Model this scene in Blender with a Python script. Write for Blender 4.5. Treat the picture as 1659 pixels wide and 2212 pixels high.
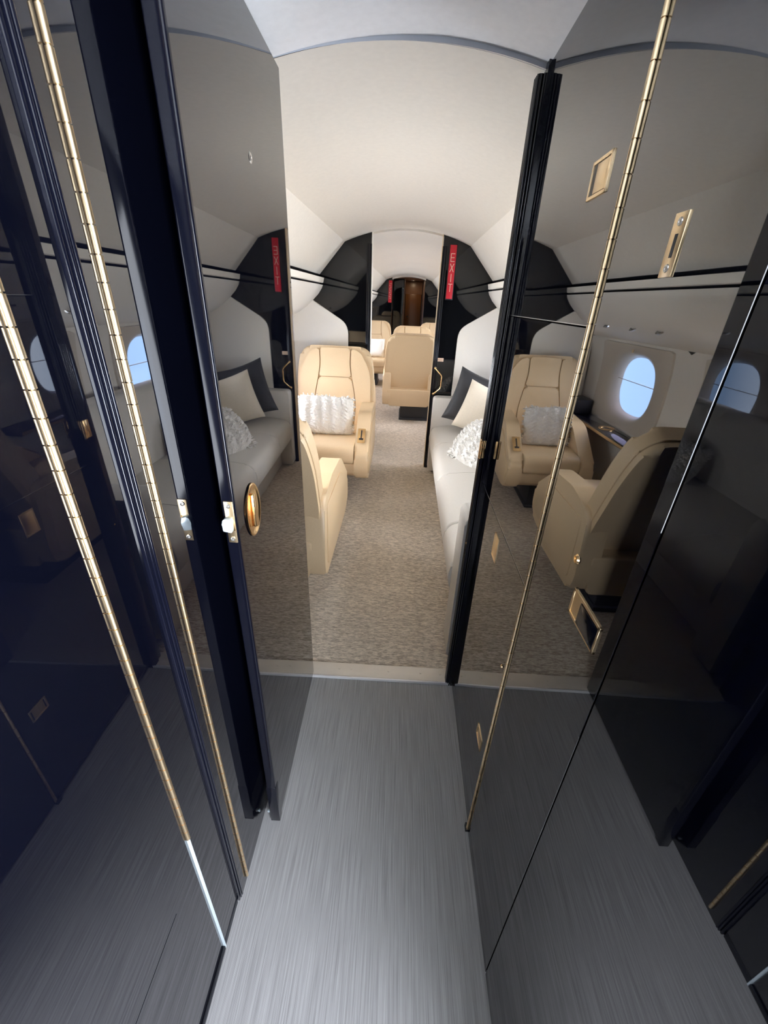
import bpy, bmesh, math, random
from mathutils import Vector, Matrix
random.seed(4)
PI = math.pi
for o in list(bpy.data.objects):
    bpy.data.objects.remove(o, do_unlink=True)
S = bpy.context.scene
COL = S.collection

# ------------------------------------------------------------------ camera
cd = bpy.data.cameras.new('camera')
cam = bpy.data.objects.new('camera', cd)
COL.objects.link(cam)
cd.sensor_fit = 'VERTICAL'
cd.sensor_height = 36.0
cd.lens = 887.02 / 2212 * 36.0
cd.clip_start = 0.01
cam.matrix_world = Matrix(((0.9984743, -0.0518748, 0.0189211, 0.0),
                           (0.0405736, 0.4568284, -0.8886291, 0.0),
                           (0.0374537, 0.8880410, 0.4582362, 1.35),
                           (0, 0, 0, 1)))
S.camera = cam

# ------------------------------------------------------------------ light
EXPOSURE = 0.12
WINDOW_W = 9.2       # daylight through each cabin window past the first pair
DOOR_W = 128.0         # daylight through the entry doorway behind the camera
S.view_settings.view_transform = 'Standard'
S.view_settings.look = 'None'
S.view_settings.exposure = EXPOSURE
S.view_settings.gamma = 1.0
S.view_settings.use_curve_mapping = False
S.cycles.use_denoising = True
S.cycles.max_bounces = 12
S.cycles.glossy_bounces = 8
S.cycles.diffuse_bounces = 6
S.cycles.sample_clamp_indirect = 6.0
S.cycles.caustics_reflective = False
S.cycles.caustics_refractive = False
world = bpy.data.worlds.new('daylight')
S.world = world
world.use_nodes = True
wn = world.node_tree.nodes
wl = world.node_tree.links
bg = wn['Background']
tc = wn.new('ShaderNodeTexCoord')
sp = wn.new('ShaderNodeSeparateXYZ')
cr = wn.new('ShaderNodeValToRGB')
wl.new(tc.outputs['Generated'], sp.inputs[0])
wl.new(sp.outputs['Z'], cr.inputs[0])
cr.color_ramp.elements[0].position = 0.0
cr.color_ramp.elements[0].color = (0.42, 0.62, 1.0, 1)
cr.color_ramp.elements[1].position = 0.35
cr.color_ramp.elements[1].color = (0.70, 0.66, 1.0, 1)
wl.new(cr.outputs[0], bg.inputs[0])
bg.inputs[1].default_value = 6.0


def area(name, loc, rot, sx, sy, power, color, shape='RECTANGLE'):
    l = bpy.data.lights.new(name, 'AREA')
    l.shape = shape
    l.size = sx
    l.size_y = sy
    l.energy = power
    l.color = color
    o = bpy.data.objects.new(name, l)
    o.location = loc
    o.rotation_euler = rot
    COL.objects.link(o)
    return o


# cabin frame: the cabin axis is turned slightly against the corridor axis
YAW = -0.016
PIV = Vector((0.013, 3.57, 0))
CAB = Matrix.Translation(PIV) @ Matrix.Rotation(YAW, 4, 'Z') @ Matrix.Translation((0, -3.57, 0))


def cab(x, y, z=0.0):
    return CAB @ Vector((x, y, z))


WIN_Y = (1.78, 2.90, 4.02, 5.14, 6.26, 7.38, 8.50)
for y in WIN_Y:
    for s in (-1, 1):
        p = cab(s * 1.10, y, 0.89)
        w = area('window_daylight', p, (0, s * (PI / 2 - 0.06), YAW), 0.42, 0.54, 21.0 if y < 2 else WINDOW_W, (1.0, 0.975, 0.94))  # unseen first pair made stronger to brighten the carpet near the doorway
        w.data.spread = math.radians(112)
area('entry_daylight', (0.66, -0.66, 1.15), (0, PI / 2 + 0.38, -0.50), 1.5, 0.66, DOOR_W, (0.86, 0.91, 1.0))

# ------------------------------------------------------------------ materials


def mat(name, color, rough=0.5, metal=0.0, ior=1.5, coat=0.0, bump=None, spec=0.5, sheen=0.0):
    m = bpy.data.materials.new(name)
    m.use_nodes = True
    nt = m.node_tree
    b = nt.nodes['Principled BSDF']
    b.inputs['Base Color'].default_value = (*color, 1)
    b.inputs['Roughness'].default_value = rough
    b.inputs['Metallic'].default_value = metal
    b.inputs['IOR'].default_value = ior
    b.inputs['Coat Weight'].default_value = coat
    b.inputs['Specular IOR Level'].default_value = spec
    if sheen:
        b.inputs['Sheen Weight'].default_value = sheen
    if bump:
        scale, strength, dist = bump
        t = nt.nodes.new('ShaderNodeTexCoord')
        n = nt.nodes.new('ShaderNodeTexNoise')
        n.inputs['Scale'].default_value = scale
        n.inputs['Detail'].default_value = 4
        bp = nt.nodes.new('ShaderNodeBump')
        bp.inputs['Strength'].default_value = strength
        bp.inputs['Distance'].default_value = dist
        nt.links.new(t.outputs['Object'], n.inputs['Vector'])
        nt.links.new(n.outputs['Fac'], bp.inputs['Height'])
        nt.links.new(bp.outputs['Normal'], b.inputs['Normal'])
        # faint tone variation so nothing is a dead flat colour
        mx = nt.nodes.new('ShaderNodeMixRGB')
        mx.blend_type = 'MULTIPLY'
        mx.inputs[0].default_value = 0.12
        mx.inputs[1].default_value = (*color, 1)
        nt.links.new(n.outputs['Fac'], mx.inputs[2])
        nt.links.new(mx.outputs[0], b.inputs['Base Color'])
    return m


def streak(name, c1, c2, stretch, scale, rough, bstr, bdist, weave=None, lo=0.40, hi=0.60):
    m = bpy.data.materials.new(name)
    m.use_nodes = True
    nt = m.node_tree
    b = nt.nodes['Principled BSDF']
    b.inputs['Roughness'].default_value = rough
    b.inputs['Specular IOR Level'].default_value = 0.25
    t = nt.nodes.new('ShaderNodeTexCoord')
    mp = nt.nodes.new('ShaderNodeMapping')
    mp.inputs['Scale'].default_value = stretch
    n = nt.nodes.new('ShaderNodeTexNoise')
    n.inputs['Scale'].default_value = scale
    n.inputs['Detail'].default_value = 6
    n.inputs['Roughness'].default_value = 0.7
    r = nt.nodes.new('ShaderNodeValToRGB')
    r.color_ramp.elements[0].position = lo
    r.color_ramp.elements[1].position = hi
    r.color_ramp.elements[0].color = (*c1, 1)
    r.color_ramp.elements[1].color = (*c2, 1)
    bp = nt.nodes.new('ShaderNodeBump')
    bp.inputs['Strength'].default_value = bstr
    bp.inputs['Distance'].default_value = bdist
    L = nt.links.new
    L(t.outputs['Object'], mp.inputs[0])
    L(mp.outputs[0], n.inputs['Vector'])
    L(n.outputs['Fac'], r.inputs[0])
    col = r.outputs[0]
    h = n.outputs['Fac']
    if weave:
        w = nt.nodes.new('ShaderNodeTexWave')
        w.wave_type = 'BANDS'
        w.bands_direction = 'DIAGONAL'
        w.inputs['Scale'].default_value = weave
        w.inputs['Distortion'].default_value = 0.6
        L(t.outputs['Object'], w.inputs['Vector'])
        mx = nt.nodes.new('ShaderNodeMixRGB')
        mx.blend_type = 'MULTIPLY'
        mx.inputs[0].default_value = 0.28
        L(col, mx.inputs[1])
        L(w.outputs['Fac'], mx.inputs[2])
        col = mx.outputs[0]
    else:
        n2 = nt.nodes.new('ShaderNodeTexNoise')
        n2.inputs['Scale'].default_value = 2.2
        L(t.outputs['Object'], n2.inputs['Vector'])
        mx = nt.nodes.new('ShaderNodeMixRGB')
        mx.blend_type = 'MULTIPLY'
        mx.inputs[0].default_value = 0.25
        L(col, mx.inputs[1])
        L(n2.outputs['Fac'], mx.inputs[2])
        col = mx.outputs[0]
    L(col, b.inputs['Base Color'])
    L(h, bp.inputs['Height'])
    L(bp.outputs[0], b.inputs['Normal'])
    return m


M = {}
M['lacquer'] = mat('black_lacquer', (0.0015, 0.0018, 0.0045), 0.015, ior=2.15)
M['lacquer_dull'] = mat('black_edge_lacquer', (0.003, 0.0035, 0.008), 0.10, ior=1.45)
M['bulk'] = mat('black_bulkhead_lacquer', (0.004, 0.0045, 0.006), 0.03, ior=1.5)
M['cream'] = mat('cream_headliner', (0.77, 0.725, 0.65), 0.6, bump=(60, 0.04, 0.002))
M['vest'] = mat('vestibule_headliner', (0.88, 0.88, 0.89), 0.6, bump=(60, 0.04, 0.002))
M['panel'] = mat('white_upholstered_panel', (0.89, 0.85, 0.77), 0.65, bump=(300, 0.08, 0.001))
M['wall'] = mat('sidewall_fabric', (0.76, 0.73, 0.68), 0.65, bump=(200, 0.08, 0.001))
M['reveal'] = mat('window_reveal_plastic', (0.55, 0.50, 0.44), 0.35)
M['step'] = mat('shade_grey_step_edge', (0.44, 0.47, 0.53), 0.6)  # bluish shade on the ceiling step put into its colour
M['jamb'] = mat('polished_black_jamb', (0.002, 0.0025, 0.007), 0.05, ior=1.5)
M['lip'] = mat('bright_lip_metal', (0.92, 0.92, 0.93), 0.35, metal=0.3)
M['gap'] = mat('dark_gap', (0.01, 0.01, 0.012), 0.6)
M['leather'] = mat('beige_leather', (0.70, 0.525, 0.325), 0.36, bump=(180, 0.12, 0.001))
M['seam'] = mat('beige_piping', (0.60, 0.45, 0.28), 0.5)
M['sofa'] = mat('white_leather', (0.67, 0.645, 0.595), 0.48, bump=(150, 0.10, 0.001))
M['gold'] = mat('polished_gold', (0.88, 0.60, 0.30), 0.18, metal=1.0)
M['goldsat'] = mat('satin_gold', (0.93, 0.72, 0.44), 0.30, metal=1.0)
M['steel'] = mat('brushed_steel', (0.62, 0.60, 0.56), 0.32, metal=1.0)
M['sill'] = mat('satin_nickel_strip', (0.76, 0.70, 0.61), 0.36, metal=0.3, bump=(20, 0.2, 0.002))
M['chrome'] = mat('pale_steel_bolt', (0.80, 0.92, 0.97), 0.3, metal=0.4)
M['black'] = mat('matte_black', (0.012, 0.013, 0.017), 0.5)
M['pedestal'] = mat('dark_grey_pedestal', (0.03, 0.032, 0.038), 0.5)
M['red'] = mat('red_sign_plastic', (0.62, 0.012, 0.03), 0.35)
M['letter'] = mat('cream_lettering', (0.85, 0.62, 0.48), 0.5)
M['blackcloth'] = mat('black_satin_cloth', (0.020, 0.021, 0.026), 0.55, bump=(40, 0.3, 0.004), sheen=0.2)
M['creamcloth'] = mat('cream_cloth', (0.72, 0.65, 0.53), 0.8, bump=(90, 0.3, 0.003), sheen=0.3)
M['knit'] = mat('white_chunky_knit', (0.84, 0.825, 0.785), 0.9, bump=(90, 0.8, 0.006), sheen=0.4)
M['wood'] = mat('brown_wood_veneer', (0.12, 0.045, 0.012), 0.3, bump=(8, 0.1, 0.001))
M['woodlight'] = mat('pale_brown_veneer', (0.16, 0.08, 0.045), 0.35, bump=(8, 0.1, 0.001))
M['ledge'] = mat('black_gloss_ledge', (0.006, 0.006, 0.009), 0.03, ior=1.7)
M['carpet'] = streak('taupe_loop_carpet', (0.46, 0.385, 0.30), (1.0, 0.89, 0.74), (14, 60, 30), 3.2, 0.9, 0.9, 0.006)
M['vinyl'] = streak('grey_woven_vinyl', (0.215, 0.212, 0.210), (0.43, 0.425, 0.420), (200, 3.0, 3.0), 1.6, 0.6, 0.25, 0.001, weave=260, lo=0.30, hi=0.70)
lamp = bpy.data.materials.new('lit_lamp_lens')
lamp.use_nodes = True
lb = lamp.node_tree.nodes['Principled BSDF']
lb.inputs['Emission Color'].default_value = (1.0, 0.85, 0.6, 1)
lb.inputs['Emission Strength'].default_value = 8.0
M['lamp'] = lamp
glass = bpy.data.materials.new('window_glass')
glass.use_nodes = True
gn = glass.node_tree.nodes
gn.remove(gn['Principled BSDF'])
tr = gn.new('ShaderNodeBsdfTransparent')
gl = gn.new('ShaderNodeBsdfGlossy')
gl.inputs['Roughness'].default_value = 0.02
mxs = gn.new('ShaderNodeMixShader')
mxs.inputs[0].default_value = 0.06
tr.inputs[0].default_value = (0.92, 0.96, 1, 1)
glass.node_tree.links.new(tr.outputs[0], mxs.inputs[1])
glass.node_tree.links.new(gl.outputs[0], mxs.inputs[2])
glass.node_tree.links.new(mxs.outputs[0], gn['Material Output'].inputs[0])
M['glass'] = glass

# ------------------------------------------------------------------ helpers


def obj(name, bm, m, parent=None, smooth=True, label=None):
    me = bpy.data.meshes.new(name)
    bmesh.ops.recalc_face_normals(bm, faces=bm.faces)
    if m in ('lacquer', 'bulk'):
        smooth = False        # mirror-flat panels
    for f in bm.faces:
        f.smooth = smooth
    bm.to_mesh(me)
    bm.free()
    if smooth:
        me.set_sharp_from_angle(angle=math.radians(42))
    me.materials.append(M[m] if isinstance(m, str) else m)
    o = bpy.data.objects.new(name, me)
    COL.objects.link(o)
    if parent:
        o.parent = parent
    if label:
        o['label'] = label
    return o


def empty(name, loc=(0, 0, 0), rz=0.0):
    o = bpy.data.objects.new(name, None)
    o.empty_display_size = 0.05
    COL.objects.link(o)
    o.location = loc
    o.rotation_euler = (0, 0, rz)
    return o


def tag(o, label, cat, group=None):
    o['label'] = label
    o['category'] = cat
    if group:
        o['group'] = group
    return o


def struct(name, bm, m, parent=None, smooth=True, label=None):
    o = obj(name, bm, m, parent, smooth, label)
    if parent is None:
        o['kind'] = 'structure'
    return o


def BM():
    return bmesh.new()


def box(bm, x0, x1, y0, y1, z0, z1, bev=0.0, seg=2, mtx=None):
    t = bmesh.new()
    v = [t.verts.new((x, y, z)) for x in (x0, x1) for y in (y0, y1) for z in (z0, z1)]
    for f in ((0, 1, 3, 2), (4, 6, 7, 5), (0, 4, 5, 1), (2, 3, 7, 6), (0, 2, 6, 4), (1, 5, 7, 3)):
        t.faces.new([v[i] for i in f])
    if bev > 0:
        bmesh.ops.bevel(t, geom=t.edges[:], offset=bev, segments=seg, profile=0.5, affect='EDGES', clamp_overlap=True)
    if mtx is not None:
        bmesh.ops.transform(t, matrix=mtx, verts=t.verts)
    merge(bm, t)
    return bm


def merge(bm, t):
    me = bpy.data.meshes.new('tmp')
    t.to_mesh(me)
    t.free()
    bm.from_mesh(me)
    bpy.data.meshes.remove(me)


def prism(bm, pts, axis, a0, a1, bev=0.0, seg=3, mtx=None, fn=None):
    """extrude a 2-D outline along an axis; pts in the two other axes (in xyz order)"""
    t = bmesh.new()

    def mk(p, a):
        if axis == 'x':
            return (a, p[0], p[1])
        if axis == 'y':
            return (p[0], a, p[1])
        return (p[0], p[1], a)
    A = [t.verts.new(mk(p, a0)) for p in pts]
    B = [t.verts.new(mk(p, a1)) for p in pts]
    n = len(pts)
    fa = t.faces.new(A)
    fb = t.faces.new(B[::-1])
    for i in range(n):
        t.faces.new((A[i], B[i], B[(i + 1) % n], A[(i + 1) % n]))
    if bev > 0:
        eds = list(fa.edges) + list(fb.edges)
        bmesh.ops.bevel(t, geom=eds, offset=bev, segments=seg, profile=0.5, affect='EDGES', clamp_overlap=True)
    if fn:
        for v in t.verts:
            v.co = Vector(fn(v.co))
    if mtx is not None:
        bmesh.ops.transform(t, matrix=mtx, verts=t.verts)
    merge(bm, t)
    return bm


def rounded(pts, rad, n=5):
    """round the corners of a polygon; rad a number or list"""
    out = []
    m = len(pts)
    for i in range(m):
        r = rad[i] if isinstance(rad, (list, tuple)) else rad
        p = Vector(pts[i])
        a = Vector(pts[i - 1])
        b = Vector(pts[(i + 1) % m])
        if r <= 0:
            out.append((p.x, p.y))
            continue
        da = (a - p)
        db = (b - p)
        r1 = min(r, da.length * 0.49, db.length * 0.49)
        pa = p + da.normalized() * r1
        pb = p + db.normalized() * r1
        for k in range(n + 1):
            t = k / n
            q = pa * (1 - t) ** 2 + p * 2 * t * (1 - t) + pb * t ** 2
            out.append((q.x, q.y))
    return out


def tube(bm, path, r, seg=10, closed=False):
    t = bmesh.new()
    P = [Vector(p) for p in path]
    n = len(P)
    rings = []
    for i in range(n):
        if closed:
            d = (P[(i + 1) % n] - P[i - 1]).normalized()
        else:
            d = (P[min(i + 1, n - 1)] - P[max(i - 1, 0)]).normalized()
        up = Vector((0, 0, 1)) if abs(d.z) < 0.9 else Vector((0, 1, 0))
        a = d.cross(up).normalized()
        b = d.cross(a).normalized()
        rr = r[i] if isinstance(r, (list, tuple)) else r
        rings.append([t.verts.new(P[i] + a * rr * math.cos(2 * PI * k / seg) + b * rr * math.sin(2 * PI * k / seg)) for k in range(seg)])
    for i in range(n if closed else n - 1):
        A, B = rings[i], rings[(i + 1) % n]
        for k in range(seg):
            t.faces.new((A[k], A[(k + 1) % seg], B[(k + 1) % seg], B[k]))
    if not closed:
        t.faces.new(rings[0][::-1])
        t.faces.new(rings[-1])
    merge(bm, t)
    return bm


def lathe(bm, prof, seg=32, mtx=None):
    """profile (r, h) about local Z"""
    t = bmesh.new()
    rings = []
    for r, h in prof:
        if r < 1e-6:
            rings.append([t.verts.new((0, 0, h))])
        else:
            rings.append([t.verts.new((r * math.cos(2 * PI * k / seg), r * math.sin(2 * PI * k / seg), h)) for k in range(seg)])
    for A, B in zip(rings, rings[1:]):
        for k in range(seg):
            k2 = (k + 1) % seg
            if len(A) == 1 and len(B) == 1:
                continue
            if len(A) == 1:
                t.faces.new((A[0], B[k], B[k2]))
            elif len(B) == 1:
                t.faces.new((A[k], A[k2], B[0]))
            else:
                t.faces.new((A[k], A[k2], B[k2], B[k]))
    if mtx is not None:
        bmesh.ops.transform(t, matrix=mtx, verts=t.verts)
    merge(bm, t)
    return bm


def cabm(bm):
    bmesh.ops.transform(bm, matrix=CAB, verts=bm.verts)
    return bm


def sheet(bm, prof, ys):
    """open surface: profile of (x, z) swept over the y list"""
    t = bmesh.new()
    rows = [[t.verts.new((x, y, z)) for x, z in prof] for y in ys]
    for A, B in zip(rows, rows[1:]):
        for i in range(len(prof) - 1):
            t.faces.new((A[i], A[i + 1], B[i + 1], B[i]))
    merge(bm, t)
    return bm


def MX(loc, rx=0, ry=0, rz=0):
    return Matrix.Translation(loc) @ Matrix.Rotation(rz, 4, 'Z') @ Matrix.Rotation(ry, 4, 'Y') @ Matrix.Rotation(rx, 4, 'X')


TO_PX = Matrix.Rotation(PI / 2, 4, 'Y')     # local z -> +x
TO_NX = Matrix.Rotation(-PI / 2, 4, 'Y')    # local z -> -x

# ------------------------------------------------------------------ floors, ceilings
Y_T = 1.165          # threshold
Y_B2 = 3.57          # middle bulkhead
Y_B3 = 9.55          # far bulkhead


def arch(x):
    return 1.815 - 0.44 * x * x


bm = BM()
box(bm, -1.05, 0.95, -1.3, Y_T - 0.012, -0.03, 0.0)
struct('floor', bm, 'vinyl', smooth=False)
bm = BM()
box(bm, -1.06, 1.06, Y_T + 0.03, 11.8, -0.03, 0.006)
struct('floor', cabm(bm), 'carpet', smooth=False)
# threshold strip with its bright front lip
bm = BM()
prism(bm, rounded([(Y_T - 0.012, -0.004), (Y_T - 0.012, 0.008), (Y_T + 0.010, 0.011), (Y_T + 0.052, 0.013), (Y_T + 0.052, -0.004)], [0, .004, .004, .002, 0]), 'x', -0.34, 0.34)
ts = obj('threshold_strip', bm, 'sill')
tag(ts, 'worn metal threshold strip across the doorway between grey vinyl floor and beige carpet', 'threshold strip')
bm = BM()
box(bm, -0.34, 0.34, Y_T - 0.0190, Y_T - 0.012, -0.002, 0.0105, 0.001)
obj('lip', bm, 'lip', ts, label='bright steel front lip')
for x in (-0.18, -0.13, 0.02, 0.15, 0.23):
    bm = BM()
    lathe(bm, [(0, 0.0022), (0.003, 0.0018), (0.0045, 0.0)], 12, MX((x, Y_T + 0.022, 0.0108)))
    obj('screw', bm, 'sill', ts)

# vestibule ceiling: a shallow arch ending in a small step at the doorway
bm = BM()
xs = [-0.345 + i * 0.69 / 24 for i in range(25)]


def czv(x):          # cabin headliner height at the doorway, in corridor coordinates
    return 1.815 - 0.44 * (x + 0.025) ** 2


prof = [(x, czv(x) + 0.0006 + 0.0085 * max(0.0, min(1.0, (x + 0.28) / 0.34))) for x in xs]
sheet(bm, prof, [-1.3, -0.6, 0.2, 0.8, Y_T])
struct('ceiling', bm, 'vest')
t = bmesh.new()
A = [t.verts.new((x, Y_T, z + 0.0004)) for x, z in prof]
B = [t.verts.new((x, Y_T + 0.0015, czv(x) - 0.0006)) for x, z in prof]
for i in range(len(A) - 1):
    t.faces.new((A[i], A[i + 1], B[i + 1], B[i]))
bm = BM()
merge(bm, t)
struct('trim_7', bm, 'step', label='arched step between the two ceilings, its shade put into the grey')

# cabin ceiling arch with sloped side panels
xs = [-0.462 + i * 0.924 / 28 for i in range(29)]
bm = BM()
ys1 = [Y_T + 0.001, 2.0, 2.8, Y_B2]
sheet(bm, [(x, arch(x)) for x in xs], ys1)
xd = [-0.262 + i * 0.524 / 16 for i in range(17)]
sheet(bm, [(x, arch(x) + 0.004) for x in xd], [Y_B2 - 0.002, Y_B2 + 0.05])
sheet(bm, [(x, arch(x) + 0.003) for x in xd], [Y_B3 - 0.002, Y_B3 + 0.05])
prism(bm, [(x, arch(x) - 0.009) for x in xd] + [(x, 1.86) for x in xd[::-1]], 'y', Y_B2 + 0.036, Y_B2 + 0.050)
# aft of the middle bulkhead the headliner runs in shallow scalloped bays
ys2 = [Y_B2 + 0.04 + i * (Y_B3 - Y_B2 - 0.04) / 90 for i in range(91)]
t = bmesh.new()
rows = []
for y in ys2:
    dz = -0.016 * (0.5 + 0.5 * math.cos(2 * PI * (y - 3.9) / 1.12)) * (1 if y < 9.3 else 0)
    rows.append([t.verts.new((x, y, arch(x) + dz * (1 - (x / 0.47) ** 2))) for x in xs])
for A, B in zip(rows, rows[1:]):
    for i in range(len(xs) - 1):
        t.faces.new((A[i], A[i + 1], B[i + 1], B[i]))
merge(bm, t)
struct('ceiling', cabm(bm), 'cream')
for s in (-1, 1):
    bm = BM()
    for ya, yb in ((Y_T + 0.005, Y_B2), (Y_B2 + 0.04, Y_B3)):
        sheet(bm, [(s * 0.460, 1.7215), (s * 0.464, 1.7175), (s * 0.653, 1.507)], [ya, yb])
        # thin return behind the cove
        sheet(bm, [(s * 0.653, 1.507), (s * 0.657, 1.512), (s * 0.76, 1.512)], [ya, yb])
    o = struct('ceiling', cabm(bm), 'cream')

# ------------------------------------------------------------------ cabin side walls
PSU = [(0.632, 1.437), (0.640, 1.415), (0.668, 1.375), (0.713, 1.33), (0.76, 1.285), (0.82, 1.245), (0.90, 1.205), (0.985, 1.172)]
WALLX = [(0.988, 1.17), (1.012, 1.05), (1.022, 0.9), (1.022, 0.75), (1.012, 0.60)]
LOWER = [(1.012, 0.60), (0.995, 0.40), (0.94, 0.15), (0.90, 0.0)]


def wallx(z):
    pts = WALLX
    for (xa, za), (xb, zb) in zip(pts, pts[1:]):
        if zb <= z <= za + 1e-6:
            return xa + (xb - xa) * (za - z) / (za - zb)
    return pts[-1][0]


def oval(cy, cz, a, b, n=64, p=2.6):
    out = []
    for k in range(n):
        t = 2 * PI * k / n
        c, s = math.cos(t), math.sin(t)
        out.append((cy + a * math.copysign(abs(c) ** (2 / p), c), cz + b * math.copysign(abs(s) ** (2 / p), s)))
    return out


def rectpt(cy, cz, y0, y1, z0, z1, ang):
    c, s = math.cos(ang), math.sin(ang)
    k = 1e9
    if c > 1e-9: k = min(k, (y1 - cy) / c)
    if c < -1e-9: k = min(k, (y0 - cy) / c)
    if s > 1e-9: k = min(k, (z1 - cz) / s)
    if s < -1e-9: k = min(k, (z0 - cz) / s)
    return cy + c * k, cz + s * k


def bridge(t, R1, R2):
    n = len(R1)
    for k in range(n):
        t.faces.new((R1[k], R1[(k + 1) % n], R2[(k + 1) % n], R2[k]))


WZ = 0.89
WA, WB = 0.240, 0.190
side_names = {-1: 'wall_left', 1: 'wall_right'}
wn_i = 0
for s in (-1, 1):
    bm = BM()
    for ya, yb in ((Y_T + 0.04, Y_B2), (Y_B2 + 0.04, Y_B3)):
        sheet(bm, [(s * x, z) for x, z in PSU], [ya, yb])
        sheet(bm, [(s * 0.985, 1.172), (s * 0.988, 1.170)], [ya, yb])
        sheet(bm, [(s * x, z) for x, z in LOWER], [ya, yb])
        wys = [y for y in WIN_Y if ya < y < yb]
        cuts = [ya] + [(a + b) / 2 for a, b in zip(wys, wys[1:])] + [yb]
        for wy, c0, c1 in zip(wys, cuts, cuts[1:]):
            N = 96
            t = bmesh.new()
            angs = [math.atan2((p[1] - WZ) * 1.0, (p[0] - wy)) for p in oval(wy, WZ, WA + .05, WB + .045, N)]
            R = []
            zsteps = 1
            outer = [rectpt(wy, WZ, c0, c1, 0.60, 1.17, a) for a in angs]
            inner = oval(wy, WZ, WA + .05, WB + .045, N)
            rings = []
            for q in (0.0, 0.33, 0.66, 1.0):
                rings.append([t.verts.new((s * wallx(o[1] * (1 - q) + i[1] * q), o[0] * (1 - q) + i[0] * q, o[1] * (1 - q) + i[1] * q)) for o, i in zip(outer, inner)])
            for A, B in zip(rings, rings[1:]):
                bridge(t, A, B)
            merge(bm, t)
    struct(side_names[s], cabm(bm), 'wall')
    # white valance band between two dark gaps
    bm = BM()
    for ya, yb in ((Y_T + 0.04, Y_B2 + 0.0), (Y_B2 + 0.04, Y_B3)):
        sheet(bm, [(s * 0.621, 1.4845), (s * 0.628, 1.452), (s * 0.637, 1.448)], [ya, yb])
    struct('trim_1' if s < 0 else 'trim_2', cabm(bm), 'panel')
    bm = BM()
    for ya, yb in ((Y_T + 0.04, Y_B2), (Y_B2 + 0.04, Y_B3)):
        sheet(bm, [(s * 0.636, 1.4895), (s * 0.70, 1.486), (s * 0.70, 1.445), (s * 0.640, 1.449)], [ya, yb])
        sheet(bm, [(s * 0.645, 1.451), (s * 0.66, 1.445), (s * 0.645, 1.434), (s * 0.633, 1.436)], [ya, yb])
        sheet(bm, [(s * 0.6545, 1.5062), (s * 0.6500, 1.5035), (s * 0.700, 1.500)], [ya, yb])
    struct('trim_3' if s < 0 else 'trim_4', cabm(bm), 'gap')
    # windows
    for wy in WIN_Y:
        wn_i += 1
        N = 96
        t = bmesh.new()
        prof = [(WA + .052, WB + .047, 0.000), (WA + .040, WB + .036, 0.004), (WA + .020, WB + .016, 0.018), (WA, WB, 0.050), (WA - .006, WB - .006, 0.075)]
        rings = []
        for a, b, d in prof:
            rings.append([t.verts.new((s * (wallx(p[1]) + d), p[0], p[1])) for p in oval(wy, WZ, a, b, N)])
        for A, B in zip(rings, rings[1:]):
            bridge(t, A, B)
        bm = BM()
        merge(bm, t)
        w = struct('window_%d' % wn_i, cabm(bm), 'reveal')
        w['label'] = 'oval cabin window in the %s side wall' % ('left' if s < 0 else 'right')
        # raised surround panel with curved edges
        bm = BM()
        t = bmesh.new()
        oo = []
        for a in [math.atan2((p[1] - WZ), (p[0] - wy)) for p in oval(wy, WZ, WA + .05, WB + .045, N)]:
            y, z = rectpt(wy, WZ, wy - 0.43, wy + 0.43, 0.625, 1.155, a)
            oo.append((y, z))
        r1 = [t.verts.new((s * (wallx(z) + 0.001), y, z)) for y, z in oo]
        r2 = [t.verts.new((s * (wallx(z) - 0.010), wy + (y - wy) * 0.985, WZ + (z - WZ) * 0.985)) for y, z in oo]
        r3 = [t.verts.new((s * (wallx(p[1]) - 0.004), p[0], p[1])) for p in oval(wy, WZ, WA + .055, WB + .05, N)]
        r4 = [t.verts.new((s * (wallx(p[1]) + 0.008), p[0], p[1])) for p in oval(wy, WZ, WA + .036, WB + .032, N)]
        bridge(t, r1, r2)
        bridge(t, r2, r3)
        bridge(t, r3, r4)
        merge(bm, t)
        struct('window_frame', cabm(bm), 'reveal', w)
        bm = BM()
        t = bmesh.new()
        t.faces.new([t.verts.new((s * (wallx(p[1]) + 0.066), p[0], p[1])) for p in oval(wy, WZ, WA, WB, N)])
        merge(bm, t)
        struct('window_pane', cabm(bm), 'glass', w)
        # roller shade bar half way down the pane and its small knob above
        bm = BM()
        box(bm, s * 1.066 - 0.002, s * 1.066 + 0.002, wy - WA, wy + WA, WZ + 0.025, WZ + 0.029)
        struct('shade_bar', cabm(bm), 'reveal', w)
        bm = BM()
        box(bm, s * 0.985 - 0.005, s * 0.985 + 0.005, wy - 0.008, wy + 0.008, 1.105, 1.125, 0.003)
        struct('shade_knob', cabm(bm), 'seam', w)
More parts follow.
